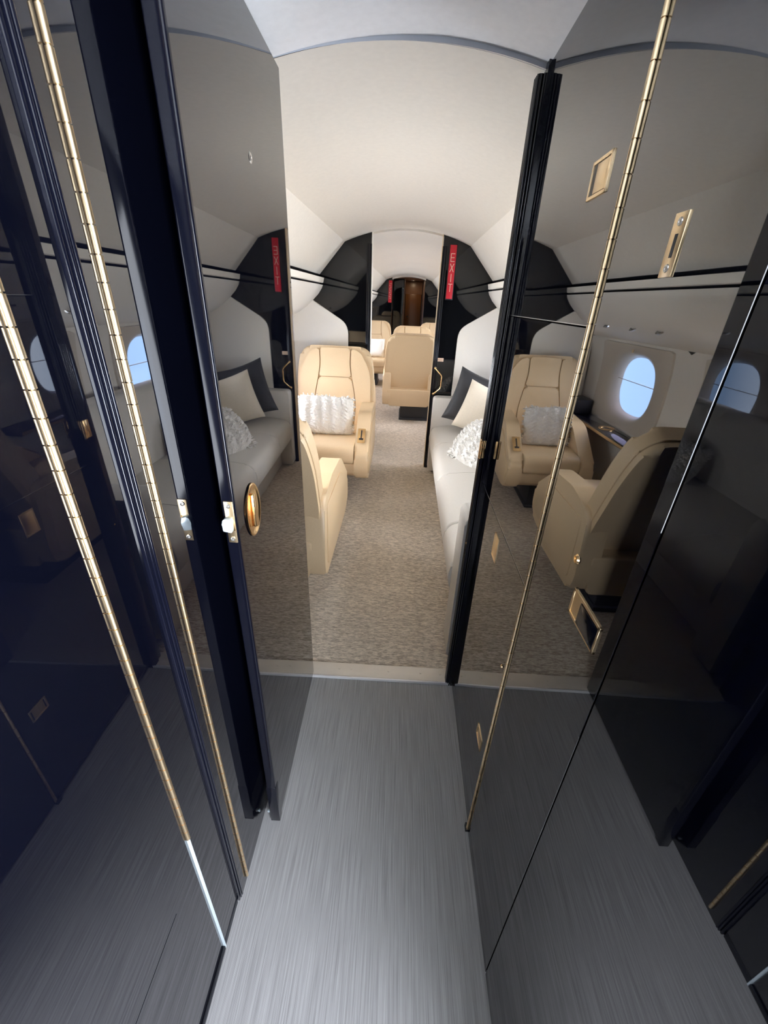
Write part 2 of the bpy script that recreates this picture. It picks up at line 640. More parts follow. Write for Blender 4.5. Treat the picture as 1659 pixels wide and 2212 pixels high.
# outer skin behind the side walls so that daylight only enters by the windows
# (the fuselage shell, with a window opening at every bay)
for s in (-1, 1):
    bm = BM()
    SKIN = [(0.0, 2.0), (0.5, 1.90), (0.85, 1.62), (1.09, 1.2)]
    sheet(bm, [(s * x, z) for x, z in SKIN], [-1.3, 12.0])
    sheet(bm, [(s * 1.125, 0.58), (s * 1.08, 0.3), (s * 0.95, -0.04)], [-1.3, 12.0])
    cuts = [Y_T] + [(a + b) / 2 for a, b in zip(WIN_Y, WIN_Y[1:])] + [12.0]
    for wy, c0, c1 in zip(WIN_Y, cuts, cuts[1:]):
        N = 64
        t = bmesh.new()
        ov = oval(wy, WZ, WA + .02, WB + .02, N)
        oo = [rectpt(wy, WZ, c0, c1, 0.58, 1.2, math.atan2(p[1] - WZ, p[0] - wy)) for p in ov]

        def sx(z):
            return 1.09 + (1.2 - z) / 0.62 * 0.035 * (1 if z > 0.58 else 1)
        bridge(t, [t.verts.new((s * sx(z), y, z)) for y, z in oo], [t.verts.new((s * sx(z), y, z)) for y, z in ov])
        merge(bm, t)
    if s < 0:
        sheet(bm, [(-1.09, 1.2), (-1.125, 0.58)], [-1.3, Y_T])
    else:
        sheet(bm, [(1.09, 1.2), (1.125, 0.58)], [-0.25, Y_T])
    struct('wall_outer', cabm(bm), 'gap')

# overhead reading lights / air outlets on the left and right service panels
for s, ys in ((-1, (2.35, 2.62, 2.95)), (1, (2.75, 1.95))):
    for y in ys:
        p = cab(s * 0.80, y, 1.262)
        e = empty('air_outlet', p, YAW)
        tilt = s * 0.72
        bm = BM()
        lathe(bm, [(0.0, 0.004), (0.010, 0.005), (0.016, 0.010), (0.022, 0.006), (0.026, -0.002)], 20, MX((0, 0, 0), ry=PI - tilt))
        obj('bezel', bm, 'steel', e)
        bm = BM()
        lathe(bm, [(0.0, 0.012), (0.006, 0.011), (0.008, 0.004)], 16, MX((0, 0, 0), ry=PI - tilt))
        obj('nozzle', bm, 'black', e)
        tag(e, 'small round air outlet on the white panel above the %s, %s from the doorway' % ('left seats' if s < 0 else 'sofa', {0: 'first', 1: 'second', 2: 'third'}[sorted(ys).index(y)]), 'air outlet', 'air outlets above the %s' % ('left seats' if s < 0 else 'sofa'))

# ------------------------------------------------------------------ bulkheads
# doorway bulkhead closing the cabin around the corridor (mostly seen from the cabin side)
for s in (-1, 1):
    bm = BM()
    a = 0.340 if s < 0 else 0.296
    pts = [(s * a, 0.0), (s * 1.08, 0.0), (s * 1.12, 0.6), (s * 1.09, 1.2), (s * 0.85, 1.62), (s * 0.5, 1.90), (s * a, 1.90)]
    prism(bm, pts, 'y', Y_T, Y_T + 0.035)
    struct('wall_front_left' if s < 0 else 'wall_front_right', bm, 'bulk', smooth=False)
bm = BM()
prism(bm, [(-0.345, 1.83), (0.345, 1.83), (0.345, 1.98), (-0.345, 1.98)], 'y', Y_T - 0.03, Y_T + 0.06)
struct('wall_front_header', bm, 'vest', smooth=False)

HALF = [(0.0, 2.0), (0.5, 1.9), (0.85, 1.62), (1.09, 1.2), (1.12, 0.6), (0.95, 0.0)]
for s in (-1, 1):
    bm = BM()
    pts = [(s * 0.263, 0.0), (s * 0.263, 1.95)] + [(s * x, z) for x, z in HALF[1:]]
    prism(bm, pts, 'y', Y_B2, Y_B2 + 0.04)
    b = struct('wall_middle_left' if s < 0 else 'wall_middle_right', cabm(bm), 'bulk', smooth=False)
    # white upholstered lower panel of the bulkhead
    bm = BM()
    pts = rounded([(s * 0.437, 0.01), (s * 0.437, 1.168), (s * 0.713, 1.331), (s * 0.76, 1.29), (s * 0.90, 1.21), (s * 1.0, 1.14), (s * 1.02, 0.7), (s * 0.93, 0.01)], [0, 0.07, 0, 0, 0, 0, 0, 0])
    prism(bm, pts, 'y', Y_B2 - 0.016, Y_B2 + 0.001, 0.004, 2)
    struct('upholstered_panel', cabm(bm), 'panel', b)
    # doorway moulding
    bm = BM()
    for k, (x0, x1, d) in enumerate(((0.258, 0.268, 0.022), (0.268, 0.284, 0.030), (0.284, 0.296, 0.016))):
        xa, xb = sorted((s * x0, s * x1))
        box(bm, xa, xb, Y_B2 - d, Y_B2 + 0.045, 0.0, 1.715, 0.004)
    struct('door_moulding', cabm(bm), 'lacquer_dull', b)
    bm = BM()
    xa, xb = sorted((s * 0.2545, s * 0.2585))
    box(bm, xa, xb, Y_B2 - 0.016, Y_B2 + 0.05, 0.0, 1.79)
    struct('door_edge_strip', cabm(bm), 'leather' if s > 0 else 'panel', b)

# far bulkhead
bm = BM()
prism(bm, [(-0.335, 0.0), (-0.335, 1.77), (-0.335, 1.95), (-0.5, 1.9), (-0.85, 1.62), (-1.09, 1.2), (-1.12, 0.6), (-0.95, 0)], 'y', Y_B3, Y_B3 + 0.04)
fb = struct('wall_back_left', cabm(bm), 'bulk', smooth=False)
bm = BM()
prism(bm, [(0.335, 0.0), (0.335, 1.95), (0.5, 1.9), (0.85, 1.62), (1.09, 1.2), (1.12, 0.6), (0.95, 0)], 'y', Y_B3, Y_B3 + 0.04)
struct('wall_back_right', cabm(bm), 'bulk', smooth=False)
# white arched header lip over the far doorway
bm = BM()
pts = [(x, 1.782 - 0.44 * x * x) for x in [-0.34 + i * 0.68 / 16 for i in range(17)]]
pts2 = [(x, 1.85) for x in [0.34 - i * 0.68 / 16 for i in range(17)]]
prism(bm, pts + pts2, 'y', Y_B3 - 0.03, Y_B3 + 0.02)
struct('wall_back_header', cabm(bm), 'cream', smooth=False)

# aft lobby behind the far bulkhead
bm = BM()
box(bm, -0.62, 0.62, Y_B3 + 0.04, 11.7, 1.765, 1.79)
struct('ceiling', cabm(bm), 'wood', smooth=False)
bm = BM()
box(bm, -0.95, 0.95, 11.6, 11.65, 0.0, 1.9)
struct('wall_back', cabm(bm), 'wood', smooth=False)
bm = BM()
box(bm, -0.335, -0.105, 10.1, 10.13, 0.0, 1.765, 0.003)
struct('wall_lobby_left', cabm(bm), 'bulk', smooth=False)
bm = BM()
box(bm, -0.105, -0.080, 10.08, 10.14, 0.0, 1.765, 0.004)
struct('trim_5', cabm(bm), 'woodlight', smooth=False)
bm = BM()
box(bm, 0.33, 0.36, Y_B3 + 0.04, 11.6, 0.0, 1.765, 0.003)
struct('wall_lobby_right', cabm(bm), 'woodlight', smooth=False)
# wooden door with pale header panel
d = empty('door_1', cab(0.115, 10.92), YAW)
d['kind'] = 'structure'
bm = BM()
box(bm, -0.185, 0.185, 0.0, 0.03, 0.01, 1.50, 0.004)
obj('door_leaf', bm, 'wood', d)
bm = BM()
box(bm, -0.20, 0.20, -0.005, 0.03, 1.50, 1.765, 0.003)
obj('header_panel', bm, 'woodlight', d)
bm = BM()
lathe(bm, [(0, .02), (.012, .018), (.014, .008), (.02, 0)], 20, MX((-0.12, 0.0, 1.02), rx=PI / 2))
obj('door_knob', bm, 'black', d)
# lobby spotlight
e = empty('ceiling_spotlight', cab(0.09, 10.55, 1.765), YAW)
bm = BM()
lathe(bm, [(0.035, 0.0), (0.045, -0.004), (0.05, 0.001)], 24)
obj('rim', bm, 'steel', e)
bm = BM()
lathe(bm, [(0.0, -0.003), (0.036, -0.001)], 24)
obj('lamp_lens', bm, 'lamp', e)
tag(e, 'small round lit ceiling light in the brown lobby past the far doorway', 'ceiling light')
lob = area('spotlight_glow', cab(0.09, 10.55, 1.755), (0, 0, 0), 0.06, 0.06, 1.6, (1.0, 0.78, 0.5))

# signs
def bars(bm, segs, w, d, y):
    for (xa, za), (xb, zb) in segs:
        dx, dz = xb - xa, zb - za
        L = math.hypot(dx, dz)
        m = Matrix.Translation(((xa + xb) / 2, y, (za + zb) / 2)) @ Matrix.Rotation(-math.atan2(dz, dx), 4, 'Y')
        box(bm, -L / 2 - w / 2, L / 2 + w / 2, -d, 0.0, -w / 2, w / 2, 0, 1, m)


e = empty('exit_sign', cab(0.338, Y_B2, 1.551), YAW)
bm = BM()
box(bm, -0.029, 0.029, -0.007, 0.0, -0.182, 0.178, 0.002)
obj('sign_backing', bm, 'black', e)
bm = BM()
box(bm, -0.024, 0.024, -0.010, -0.006, -0.174, 0.174, 0.001)
obj('sign_face', bm, 'red', e)
bm = BM()
w2, h2 = 0.0125, 0.0245
def L_(cz, segs):
    bars(bm, [((a * w2, cz + b * h2), (c * w2, cz + d_ * h2)) for a, b, c, d_ in segs], 0.0045, 0.0014, -0.010)
L_(0.095, [(-1, -1, -1, 1), (-1, 1, 1, 1), (-1, 0, .8, 0), (-1, -1, 1, -1)])
L_(0.030, [(-1, -1, 1, 1), (-1, 1, 1, -1)])
L_(-0.035, [(0, -1, 0, 1)])
L_(-0.100, [(-1, 1, 1, 1), (0, -1, 0, 1)])
obj('lettering', bm, 'letter', e, label='pale vertical letters E X I T')
tag(e, 'vertical red EXIT sign on the black bulkhead right of the aisle', 'sign')

e = empty('red_wall_sign', cab(-0.375, Y_B3, 1.51), YAW)
bm = BM()
box(bm, -0.035, 0.035, -0.010, 0.0, -0.20, 0.20, 0.002)
obj('sign_face', bm, 'red', e)
bm = BM()
for k in range(9):
    z = 0.145 - k * 0.033
    bars(bm, [((-0.016, z), (0.016, z))] + ([((-0.016, z - .010), (-0.016, z + .010))] if k % 2 else [((0.014, z - .010), (0.014, z + .010))]), 0.005, 0.001, -0.0102)
obj('lettering', bm, 'letter', e)
tag(e, 'narrow vertical red sign left of the far doorway behind the seats', 'sign')

e = empty('name_plate', cab(0.316, Y_B2, 0.935), YAW)
bm = BM()
box(bm, -0.028, 0.028, -0.005, 0.0, -0.014, 0.014, 0.002)
obj('plate', bm, 'letter', e)
bm = BM()
for k in range(6):
    box(bm, -0.018 + k * 0.0065, -0.0145 + k * 0.0065, -0.006, -0.0045, -0.003, 0.004)
obj('lettering', bm, 'seam', e)
tag(e, 'tiny cream plate on the black bulkhead above the grab handle', 'plate')

e = empty('grab_handle', cab(0.29, Y_B2, 0.772), YAW)
bm = BM()
path = [(-0.008, -0.03, 0.100), (0.0, -0.045, 0.092), (0.042, -0.055, 0.050), (0.048, -0.055, 0.038), (0.048, -0.055, -0.040), (0.042, -0.055, -0.055), (0.0, -0.045, -0.098), (-0.008, -0.03, -0.105)]
tube(bm, path, 0.0055, 10)
obj('grip', bm, 'gold', e)
for z in (0.100, -0.105):
    bm = BM()
    lathe(bm, [(0, .012), (.009, .010), (.011, 0)], 14, MX((-0.008, -0.02, z), rx=PI / 2))
    obj('mount', bm, 'gold', e)
tag(e, 'angular gold grab handle on the black jamb right of the aisle, beside the sofa', 'handle')

# ------------------------------------------------------------------ left corridor side
XLW = -0.327
bm = BM()
box(bm, XLW - 0.02, XLW, 0.4715, Y_T, 0.0, 1.79)
wl_ = struct('wall_left_corridor', bm, 'lacquer', smooth=False)
bm = BM()
box(bm, -0.36, -0.3365, -0.35, 0.3705, 0.0, 1.79)
box(bm, -1.06, -0.34, -1.3, -1.27, 0.0, 1.9)
box(bm, -0.80, -0.34, -0.37, -0.35, 0.0, 1.9)
wnr = struct('wall_left_near', bm, 'lacquer', smooth=False)
bm = BM()
box(bm, -0.3369, -0.3360, 0.02, 0.300, 0.205, 0.392, 0.0003, 1)
obj('access_panel', bm, 'lacquer', wnr)
bm = BM()
box(bm, -0.3365, -0.331, -0.35, 0.37, 0.0, 0.012, 0.002)
struct('baseboard_left', bm, 'black')
bm = BM()
box(bm, -1.1, 0.95, -1.33, -1.3, 0.0, 1.9)
struct('wall_behind', bm, 'cream', smooth=False)


def piano_hinge(x, y, z0, z1, pitch, r, parent, label=None):
    bm = BM()
    z = z0
    while z < z1:
        a, b = z, min(z + pitch - 0.0016, z1)
        lathe(bm, [(0, a), (r, a), (r, b), (0, b)], 14, MX((x, y, 0)))
        z += pitch
    lathe(bm, [(0, z0), (r * 0.6, z0), (r * 0.6, z1), (0, z1)], 8, MX((x, y, 0)))
    return obj('piano_hinge', bm, 'goldsat', parent, label=label)


# closet on the left: front panel, fluted stile and the dark recessed door between the two hinges
cl = empty('left_closet', (XLW, 0.42, 0))
tag(cl, 'tall black lacquer closet front left between two gold piano hinges', 'closet')


def loc_(x, y, z=0):
    return (x - XLW, y - 0.42, z)


def lbox(x0, x1, y0, y1, z0, z1, bev=0.0, seg=2):
    bm = BM()
    box(bm, x0 - XLW, x1 - XLW, y0 - 0.42, y1 - 0.42, z0, z1, bev, seg)
    return bm


obj('door_panel', lbox(-0.355, -0.3345, 0.376, 0.454, 0.02, 1.785), 'lacquer', cl, smooth=False)
obj('plinth', lbox(-0.35, -0.333, 0.372, 0.452, 0.0, 0.02, 0.001), 'black', cl)
bm = BM()
for y0, y1, x1 in ((0.4545, 0.4600, -0.3290), (0.4608, 0.4652, -0.3265), (0.4660, 0.4710, -0.3255)):
    box(bm, -0.35 - XLW, x1 - XLW, y0 - 0.42, y1 - 0.42, 0.0, 1.785, 0.0018, 3)
obj('fluted_stile', bm, 'lacquer_dull', cl)
piano_hinge(0.0030, 0.0790, 0.02, 1.78, 0.0262, 0.0037, cl)
piano_hinge(-0.0070, -0.0475, 0.48, 1.78, 0.0262, 0.0039, cl)
obj('hinge_leaf', lbox(-0.3365, -0.3320, 0.3705, 0.3735, 0.0, 0.48), 'chrome', cl, label='pale blue steel lower hinge leaf')

# door leaf folded back against the left wall
dl = empty('door_2', (-0.281, Y_T, 0.0), 0.0)
dl['kind'] = 'structure'
dl['label'] = 'open black lacquer cabin door folded back against the left corridor wall'
DR = -0.0093
dl.rotation_euler = (0, 0, -DR)
LEN = 0.531


def dbox(x0, x1, y0, y1, z0, z1, bev=0.0, seg=2):
    bm = BM()
    box(bm, x0, x1, y0, y1, z0, z1, bev, seg)
    return bm


obj('door_leaf', dbox(-0.024, 0.0, -LEN + 0.0075, 0.0, 0.012, 1.768), 'lacquer', dl)
bm = BM()
prism(bm, rounded([(-0.024, -LEN + 0.0075), (-0.024, -LEN), (0.0, -LEN), (0.0, -LEN + 0.0075)], [0, .0065, .0065, 0], 6), 'z', 0.012, 1.768)
obj('rounded_edge', bm, 'lacquer_dull', dl)
obj('foot_guide', dbox(-0.0255, 0.0008, -LEN - 0.001, -LEN + 0.022, 0.004, 0.165, 0.002), 'lacquer_dull', dl)
bm = BM()
for dx in (-0.030, -0.037):
    lathe(bm, [(0, .005), (.003, .004), (.0045, .001), (.003, -.003), (0, -.0045)], 12, MX((dx, -LEN + 0.02, 0.012)))
obj('catch_ball', bm, 'chrome', dl)
# latch plate on the near edge
lp = obj('latch_plate', dbox(-0.0185, -0.0020, -LEN - 0.0022, -LEN + 0.002, 0.945, 1.028, 0.0008), 'goldsat', dl)
bm = BM()
prism(bm, rounded([(-0.0235, 0.972), (-0.0075, 0.969), (-0.0055, 0.984), (-0.0065, 0.996), (-0.0185, 0.998), (-0.0235, 0.990)], 0.003, 3), 'y', -LEN - 0.010, -LEN, 0.0012, 2)
obj('latch_bolt', bm, 'chrome', lp, label='pale blue latch bolt')
bm = BM()
box(bm, -0.0055, -0.0030, -LEN - 0.0035, -LEN, 0.971, 0.996)
obj('bolt_edge', bm, 'gold', lp)
for z in (1.020, 0.953):
    bm = BM()
    lathe(bm, [(0, .0008), (.0022, .0012), (.0024, .0022), (.0042, .0020), (.0046, 0)], 18, MX((-0.0103, -LEN - 0.0018, z), rx=PI / 2))
    obj('screw', bm, 'steel', lp)
# flush oval pull
bm = BM()
m = MX((0.0, -0.447, 0.970)) @ TO_PX
rings = []
t = bmesh.new()
for k_, (sy, sz, d) in enumerate(((0.040, 0.054, 0.0006), (0.0415, 0.0555, 0.0022), (0.040, 0.054, 0.0034), (0.037, 0.051, 0.0034), (0.034, 0.048, 0.0015), (0.024, 0.038, 0.0009), (0.008, 0.015, 0.0008))):
    rings.append([t.verts.new((d, -0.447 + sy * math.cos(2 * PI * k / 48), 0.970 + sz * math.sin(2 * PI * k / 48))) for k in range(48)])
for A, B in zip(rings, rings[1:]):
    bridge(t, A, B)
t.faces.new(rings[-1])
merge(bm, t)
pull = obj('oval_pull', bm, 'gold', dl, label='oval gold flush pull')
bm = BM()
prism(bm, rounded([(-0.447 - 0.010, 0.935), (-0.447 + 0.012, 0.931), (-0.447 + 0.006, 1.004), (-0.447 - 0.008, 1.008)], 0.006, 3), 'x', 0.001, 0.0075, 0.002, 3)
obj('lever', bm, 'gold', pull)
# small round grommet high on the leaf
bm = BM()
lathe(bm, [(0.0035, 0.0), (0.004, 0.001), (0.0072, 0.0012), (0.0085, 0.0)], 24, MX((0.0, -0.255, 1.562)) @ TO_PX)
gr = obj('grommet', bm, 'steel', dl)
bm = BM()
lathe(bm, [(0, 0.0003), (0.0036, 0.0003)], 16, MX((0.0, -0.255, 1.562)) @ TO_PX)
obj('keyhole', bm, 'black', gr)

# ------------------------------------------------------------------ right corridor side
XRW = 0.265
bm = BM()
box(bm, XRW + 0.030, 0.31, 0.02, Y_T, 0.0, 1.80)
box(bm, 0.285, 1.08, 0.0, 0.02, 0.0, 1.9)
struct('wall_right_corridor', bm, 'lacquer_dull', smooth=False)
# ribbed door jamb at the doorway
bm = BM()
for x0, x1, y0, y1 in ((0.2495, 0.262, Y_T - 0.016, Y_T + 0.010), (0.2530, 0.285, Y_T + 0.008, Y_T + 0.036), (0.2600, 0.276, Y_T - 0.019, Y_T - 0.012)):
    box(bm, x0, x1, y0, y1, 0.0, 1.768, 0.0030, 3)
box(bm, 0.266, 0.30, Y_T - 0.02, Y_T + 0.036, 0.0, 1.80)
for x, y in ((0.2500, Y_T - 0.0140), (0.2497, Y_T - 0.0065), (0.2497, Y_T + 0.0005), (0.2497, Y_T + 0.0075), (0.2560, Y_T - 0.0160), (0.2620, Y_T - 0.0185)):
    tube(bm, [(x, y, 0.0), (x, y, 1.766)], 0.0028, 12)
jb = struct('trim_6', bm, 'jamb')
jb['label'] = 'ribbed black door jamb on the right of the doorway'
bm = BM()
box(bm, 0.2480, 0.2590, Y_T - 0.0205, Y_T - 0.014, 0.952, 1.004, 0.0006)
box(bm, 0.2468, 0.2485, Y_T - 0.014, Y_T + 0.008, 0.952, 1.004, 0.0006)
for k in range(3):
    tube(bm, [(0.2475, Y_T - 0.0205, 0.952 + k * 0.0175), (0.2475, Y_T - 0.0205, 0.952 + k * 0.0175 + 0.0168)], 0.0048, 14)
obj('butt_hinge', bm, 'gold', jb, label='gold butt hinge on the jamb')
bm = BM()
lathe(bm, [(0, .0015), (.003, .001), (.004, 0)], 14, MX((0.2480, Y_T - 0.008, 0.655)) @ TO_NX)
obj('screw', bm, 'gold', jb)

# far cabinet: three stacked doors in a front turned slightly outwards
rc = empty('storage_cabinet', (XRW, 0.645, 0))
tag(rc, 'tall black lacquer cabinet right of the doorway with three stacked doors', 'cabinet')
rc.rotation_euler = (0, 0, -0.0145)


def cabdoor(z0, z1, name='cabinet_door', y1=0.500):
    bm = BM()
    box(bm, 0.0, 0.016, 0.006, y1, z0, z1)
    o = obj(name, bm, 'lacquer', rc)
    bm = BM()
    box(bm, -0.0003, 0.010, 0.006, y1, z0 - 0.0005, z0 + 0.0007)
    obj('door_edge', bm, 'steel', o)
    return o


up = cabdoor(1.3280, 1.790)
mid = cabdoor(0.8672, 1.3250)
low = cabdoor(0.014, 0.8645)


def face(o, y0, y1, z0, z1, name, m, x=-0.0022, bev=0.0006):
    bm = BM()
    box(bm, x, 0.001, y0, y1, z0, z1, bev, 2)
    return obj(name, bm, m, o)


def plate(o, cy, cz, w, h, name, inner, label=None):
    """flush latch: frame ring, dark well and a tongue"""
    bm = BM()
    fr = 0.0045
    for a in ((cy - w / 2, cy + w / 2, cz + h / 2 - fr, cz + h / 2), (cy - w / 2, cy + w / 2, cz - h / 2, cz - h / 2 + fr),
              (cy - w / 2, cy - w / 2 + fr, cz - h / 2, cz + h / 2), (cy + w / 2 - fr, cy + w / 2, cz - h / 2, cz + h / 2)):
        box(bm, -0.0022, 0.001, *a, 0.0004, 1)
    p = obj(name, bm, 'goldsat', o, label=label)
    return p


p1 = plate(up, 0.090, 1.514, 0.066, 0.046, 'flush_latch', None, 'square gold flush latch')
bm = BM()
box(bm, -0.0006, 0.0012, 0.060, 0.120, 1.494, 1.534)
o_ = obj('latch_well', bm, 'black', up)
bm = BM()
box(bm, -0.0018, 0.001, 0.063, 0.104, 1.4965, 1.531, 0.0004)
obj('latch_tongue', bm, 'goldsat', up)
# middle and lower latches
for dr, cy, cz in ((low, 0.255, 0.800), (low, 0.070, 0.318)):
    plate(dr, cy, cz, 0.046 if cz > .5 else 0.056, 0.066 if cz > .5 else 0.040, 'flush_latch', None)
    bm = BM()
    h = 0.030 if cz > .5 else 0.017
    box(bm, -0.0012, 0.001, cy - 0.019, cy + 0.019, cz - h, cz + h, 0.0003)
    obj('latch_tongue', bm, 'goldsat', dr)
bm = BM()
lathe(bm, [(0, .003), (.003, .0028), (.0045, .001), (.005, 0)], 16, MX((0.0, 0.028, 0.628)) @ TO_NX)
obj('stud', bm, 'gold', low)
piano_hinge(-0.0020, -0.0030, 0.012, 1.785, 0.0330, 0.0036, rc)
bm = BM()
box(bm, -0.0016, 0.014, -0.0005, 0.0055, 0.0, 1.785, 0.0006)
obj('stile', bm, 'lacquer_dull', rc)
bm = BM()
box(bm, -0.0065, 0.003, -0.0055, 0.010, 0.0, 0.018)
obj('foot_block', bm, 'black', rc)

# near closet: two big doors with a seam between
nc = empty('right_closet', (XRW, 0.40, 0))
tag(nc, 'tall black lacquer closet near right with gold strike plate, key lock and flush pull', 'closet')


def nb(y0, y1, z0, z1, x0=0.0, x1=0.018, bev=0.0008):
    bm = BM()
    box(bm, x0, x1, y0 - 0.40, y1 - 0.40, z0, z1, bev, 1)
    return bm


d1 = obj('closet_door', nb(0.3600, 0.6385, 0.008, 1.79, bev=0.0005), 'lacquer', nc)
d2 = obj('closet_door', nb(0.022, 0.3575, 0.008, 1.79, bev=0.0012), 'lacquer', nc)
bm = BM()
y0 = 0.4805 - 0.40
box(bm, -0.0018, 0.001, y0, y0 + 0.022, 1.381, 1.436, 0.0005)
sk = obj('strike_plate', bm, 'goldsat', d1)
bm = BM()
box(bm, -0.0021, 0.0, y0 + 0.0075, y0 + 0.0125, 1.398, 1.418)
obj('strike_slot', bm, 'black', sk)
for z in (1.428, 1.389):
    bm = BM()
    lathe(bm, [(0, .0004), (.0012, .0004), (.0016, .0014), (.0034, .0012), (.004, 0)], 16, MX((-0.0016, y0 + 0.0105, z)) @ TO_NX)
    obj('screw', bm, 'steel', sk)
bm = BM()
lathe(bm, [(0, .0012), (.0022, .0014), (.0026, .003), (.0056, .0028), (.0066, .0016), (.0078, .0)], 24, MX((0.0, 0.096, 1.035)) @ TO_NX)
obj('key_lock', bm, 'gold', d1)
p3 = plate(d1, 0.0345, 0.980, 0.084, 0.043, 'flush_pull', None, 'rectangular gold flush pull')
bm = BM()
box(bm, -0.0009, 0.001, 0.0345 - 0.039, 0.0345 + 0.039, 0.961, 0.999)
obj('pull_well', bm, 'goldsat', d1)
bm = BM()
box(bm, -0.0030, 0.001, -0.0035, 0.0345 + 0.014, 0.9625, 0.9955, 0.0006)
obj('pull_flap', bm, 'lacquer_dull', d1)

# ------------------------------------------------------------------ seats
def lean(y0, z0, y1, z1):
    """map: slab drawn in x / t(thickness) / h(height) onto a leaning plane"""
    L = math.hypot(y1 - y0, z1 - z0)
    d = ((y1 - y0) / L, (z1 - z0) / L)

    def fn(co):
        x, t, h = co
        curve = 0.018 * math.sin(PI * max(0, min(1, h / L)))
        return (x, y0 + d[0] * h + d[1] * (t + curve), z0 + d[1] * h - d[0] * (t + curve))
    return fn, L


def grid_cushion(w, d, h, r, puff, nx=14, ny=14):
    bm = BM()
    box(bm, -w / 2, w / 2, -d / 2, d / 2, 0, h, r, 4)
    return bm


def make_seat(bk=(0.205, 0.33, 0.345, 1.018)):
    root = empty('cabin_seat')
    bm = BM()
    box(bm, -0.275, 0.095, -0.24, 0.25, 0.006, 0.215, 0.008)
    box(bm, -0.285, 0.105, -0.255, 0.265, 0.006, 0.035, 0.005)
    obj('pedestal', bm, 'pedestal', root)
    # lower shell with curved front and back
    bm = BM()
    side = rounded([(-0.405, 0.34), (-0.39, 0.245), (-0.30, 0.205), (0.30, 0.205), (0.385, 0.27), (0.395, 0.40), (0.30, 0.42), (-0.2, 0.34)], [.02, .04, .05, .05, .05, .02, .02, .0], 4)
    prism(bm, side, 'x', -0.300, 0.300, 0.022, 4)
    obj('seat_shell', bm, 'leather', root)
    # seat cushion
    bm = BM()
    side = rounded([(-0.425, 0.335), (-0.425, 0.455), (-0.20, 0.462), (0.20, 0.450), (0.20, 0.335)], [.03, .055, .05, .02, .01], 6)
    prism(bm, side, 'x', -0.218, 0.218, 0.024, 5)
    obj('seat_cushion', bm, 'leather', root)
    # arms
    for s in (-1, 1):
        bm = BM()
        side = rounded([(-0.395, 0.225), (-0.425, 0.30), (-0.425, 0.405), (-0.130, 0.615), (0.16, 0.635), (0.37, 0.60), (0.405, 0.30), (0.38, 0.215), (-0.28, 0.205)],
                       [.03, .02, .035, .07, .02, .05, .03, .03, .03], 5)
        xa, xb = sorted((s * 0.222, s * 0.318))
        prism(bm, side, 'x', xa, xb, 0.020, 4)
        arm = obj('armrest', bm, 'leather', root)
        # recessed outer side panel
        bm = BM()
        side = rounded([(-0.385, 0.255), (-0.395, 0.355), (-0.11, 0.545), (0.33, 0.555), (0.345, 0.255)], [.03, .03, .05, .03, .03], 4)
        xa, xb = sorted((s * 0.310, s * 0.3225))
        prism(bm, side, 'x', xa, xb, 0.005, 3)
        obj('side_panel', bm, 'leather', arm)
        if s == 1:
            # gold control plate on the sloping front of the arm
            n = Vector((0, -0.21, 0.295)).normalized()
            ang = math.atan2(0.21, 0.295)
            m = Matrix.Translation((0.262, -0.300, 0.508)) @ Matrix.Rotation(math.atan2(0.21, 0.295) , 4, 'X')
            bm = BM()
            box(bm, -0.026, 0.026, -0.060, 0.060, -0.003, 0.003, 0.0015, 2, m)
            cp = obj('control_plate', bm, 'gold', arm, label='gold seat control plate')
            bm = BM()
            box(bm, -0.004, 0.004, -0.030, 0.042, 0.002, 0.006, 0, 1, m)
            box(bm, -0.015, 0.015, -0.038, -0.026, 0.002, 0.006, 0, 1, m)
            obj('control_lever', bm, 'black', arm)
    # backrest
    fn, L = lean(*bk)
    Q = L / 0.702

    def fq(co):
        return fn((co[0], co[1], co[2] * Q))

    out = rounded([(-0.245, 0.0), (-0.30, 0.22), (-0.298, 0.52), (-0.262, L), (0.262, L), (0.298, 0.52), (0.30, 0.22), (0.245, 0.0)], [.03, .12, .15, .15, .15, .15, .12, .03], 8)
    bm = BM()
    prism(bm, out, 'y', -0.030, 0.085, 0.034, 5, fn=fn)
    br = obj('backrest', bm, 'leather', root)
    # piping round the back shell
    t = bmesh.new()
    bm = BM()
    path = [Vector(fn((x * 0.985, -0.060 + 0.085, 0.008 + h * 0.985))) for x, h in out]
    tube(bm, [fn((x * 1.003, 0.052, h + (0.002 if h > 0.4 else 0))) for x, h in out], 0.0045, 6, closed=True)
    obj('piping', bm, 'leather', br)
    # side bolsters, lumbar and head cushions on the front
    lum = rounded([(-0.150, 0.10), (-0.165, 0.28), (-0.128, 0.47), (0.128, 0.47), (0.165, 0.28), (0.150, 0.10)], [.03, .10, .02, .02, .10, .03], 6)
    bm = BM()
    prism(bm, lum, 'y', -0.052, -0.010, 0.014, 4, fn=fq)
    obj('lumbar_cushion', bm, 'leather', root)
    hd_ = rounded([(-0.126, 0.477), (-0.112, 0.56), (-0.116, 0.686), (0.116, 0.686), (0.112, 0.56), (0.126, 0.477)], [.012, .05, .02, .02, .05, .012], 5)
    bm = BM()
    prism(bm, hd_, 'y', -0.052, -0.010, 0.013, 4, fn=fq)
    obj('head_cushion', bm, 'leather', root)
    for s in (-1, 1):
        pts = [(s * 0.157, 0.10), (s * 0.172, 0.28), (s * 0.134, 0.475), (s * 0.120, 0.56), (s * 0.124, 0.684), (s * 0.190, 0.664), (s * 0.252, 0.565), (s * 0.278, 0.48), (s * 0.285, 0.25), (s * 0.245, 0.10)]
        bl = rounded(pts, [.02, .10, .05, .04, .02, .05, .08, .1, .1, .03], 5)
        bm = BM()
        prism(bm, bl, 'y', -0.050, -0.012, 0.017, 4, fn=fq)
        obj('bolster', bm, 'leather', root)
